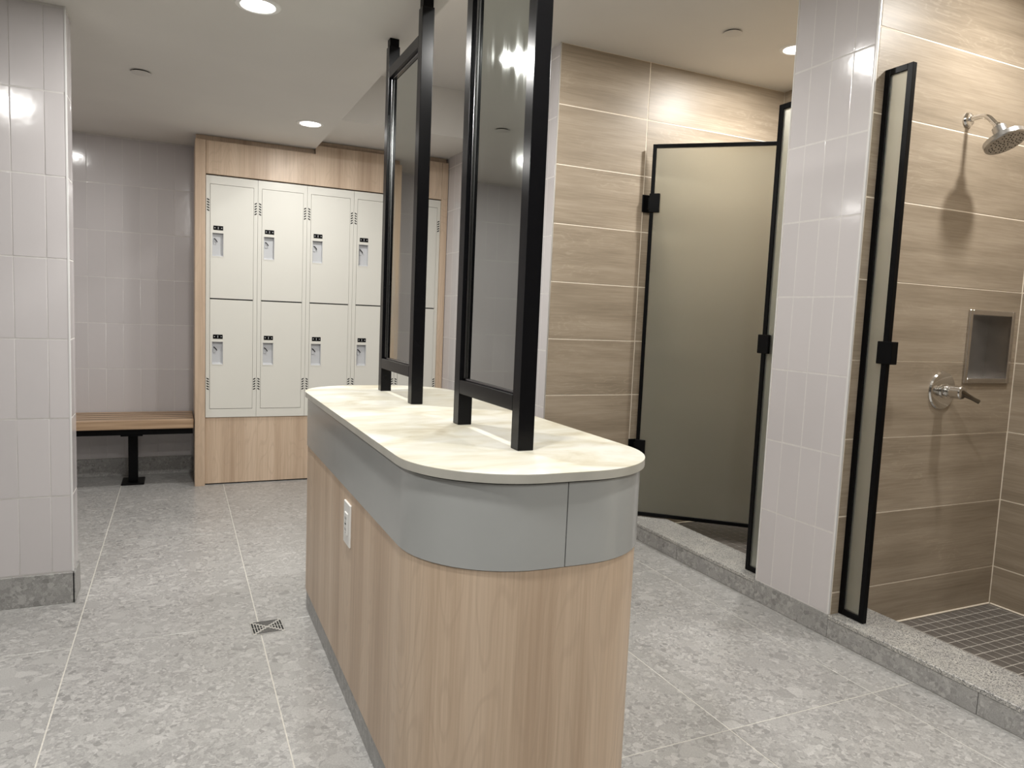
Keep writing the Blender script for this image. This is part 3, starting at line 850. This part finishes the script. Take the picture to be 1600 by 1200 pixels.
hb = MB().lathe([(0.020, 0.0), (0.0245, 0.003), (0.0245, 0.034), (0.0262, 0.036), (0.0262, 0.040), (0.064, 0.050), (0.072, 0.054), (0.072, 0.070), (0.069, 0.074), (0.0, 0.074)], tuple(e2), tuple(nd_), n=44)
part('swivel_nut', neck, CHROME, sh)
hd_ = part('head', hb, CHROME_B, sh)
f0 = e2 + nd_ * 0.0742
t1 = Vector((1, 0, 0)); t2 = nd_.cross(t1).normalized()
noz = MB()
for rr, n in ((0.010, 6), (0.022, 10), (0.034, 16), (0.046, 20), (0.056, 26)):
    for k in range(n):
        if rr > 0.03 and k % 4 == 3: continue
        a = 2 * math.pi * (k + 0.5 * (n % 3)) / n
        c = f0 + (t1 * math.cos(a) + t2 * math.sin(a)) * rr
        noz.lathe([(0.0023, 0.0), (0.0017, 0.0012), (0.0, 0.0012)], tuple(c), tuple(nd_), n=8)
o = part('nozzles', noz, GAP, hd_, label='dark rubber nozzles'); o['kind'] = 'stuff'

vz = thing('shower_valve', 'chrome round shower valve with a lever on the wood tiled wall', 'faucet', (SX, PY0, 0.956))
part('escutcheon', MB().lathe([(0.078, 0.0), (0.078, 0.003), (0.074, 0.009), (0.060, 0.013), (0.034, 0.015), (0.0, 0.015)], axis=(0, -1, 0), n=48), CHROME, vz)
hb_ = part('hub', MB().lathe([(0.030, 0.014), (0.030, 0.020), (0.021, 0.022), (0.021, 0.030), (0.024, 0.031), (0.024, 0.038), (0.020, 0.040), (0.020, 0.046), (0.0262, 0.048), (0.0262, 0.086), (0.0235, 0.090), (0.0, 0.090)], axis=(0, -1, 0), n=36), CHROME, vz)
lv = MB()
ld = Vector((0.62, -0.55, -0.42)).normalized()
c0 = Vector((0.004, -0.082, 0.0))
lv.tube([tuple(c0 - ld * 0.004), tuple(c0 + ld * 0.020), tuple(c0 + ld * 0.045), tuple(c0 + ld * 0.072)], [0.014, 0.0105, 0.0078, 0.0082], 14)
part('lever', lv, CHROME_DARK, hb_, label='lever with its dark reflection painted in')

nc = thing('soap_niche', 'rectangular stainless soap niche recessed in the wood tiled shower wall', 'niche', ((NX0 + NX1) / 2, PY0, (NZ0 + NZ1) / 2))
ha, hz_ = (NX1 - NX0) / 2, (NZ1 - NZ0) / 2
fr = MB(); q = 0.016
fr.box(-ha - q, -ha + 0.004, -0.010, -0.0003, -hz_ - q, hz_ + q, ch=0.002); fr.box(ha - 0.004, ha + q, -0.010, -0.0003, -hz_ - q, hz_ + q, ch=0.002)
fr.box(-ha + 0.004, ha - 0.004, -0.010, -0.0003, -hz_ - q, -hz_ + 0.004, ch=0.002); fr.box(-ha + 0.004, ha - 0.004, -0.010, -0.0003, hz_ - 0.004, hz_ + q, ch=0.002)
part('frame', fr, STAIN, nc)
rc = MB(); tt = 0.002; D = ND
rc.box(-ha + 0.001, ha - 0.001, D - tt, D, -hz_ + 0.001, hz_ - 0.001)
rc.box(-ha + 0.001, -ha + 0.001 + tt, 0, D, -hz_ + 0.001, hz_ - 0.001); rc.box(ha - 0.001 - tt, ha - 0.001, 0, D, -hz_ + 0.001, hz_ - 0.001)
rc.box(-ha + 0.001, ha - 0.001, 0, D, hz_ - 0.001 - tt, hz_ - 0.001)
rc.box(-ha + 0.001, ha - 0.001, 0, D, -hz_ + 0.001, -hz_ + 0.001 + tt)
part('tray', rc, STAIN, nc, smooth=False, label='recessed stainless tray')

# ================================================================== FLOOR DRAIN
dn = thing('floor_drain', 'small square metal floor drain grate set in the terrazzo floor left of the island', 'drain', (0.300, 2.696, 0.0), (0, 0, R(2)))
S = 0.056
part('frame', B(-S, S, -S, S, 0.0004, 0.0022, ch=0.0006), DRAINM, dn)
sl = MB()
for k in range(1, 6):                       # concentric square slots, broken at the diagonals
    r_ = S * k / 6.0 + 0.003; l_ = r_ - 0.006; w_ = 0.0031
    for s_ in (-1, 1):
        if l_ > 0.004:
            sl.box(-l_, l_, s_ * r_ - w_, s_ * r_ + w_, 0.0020, 0.0025)
            sl.box(s_ * r_ - w_, s_ * r_ + w_, -l_, -0.002, 0.0020, 0.0025); sl.box(s_ * r_ - w_, s_ * r_ + w_, 0.002, l_, 0.0020, 0.0025)
o = part('slots', sl, GAP, dn, smooth=False, label='dark concentric slots')
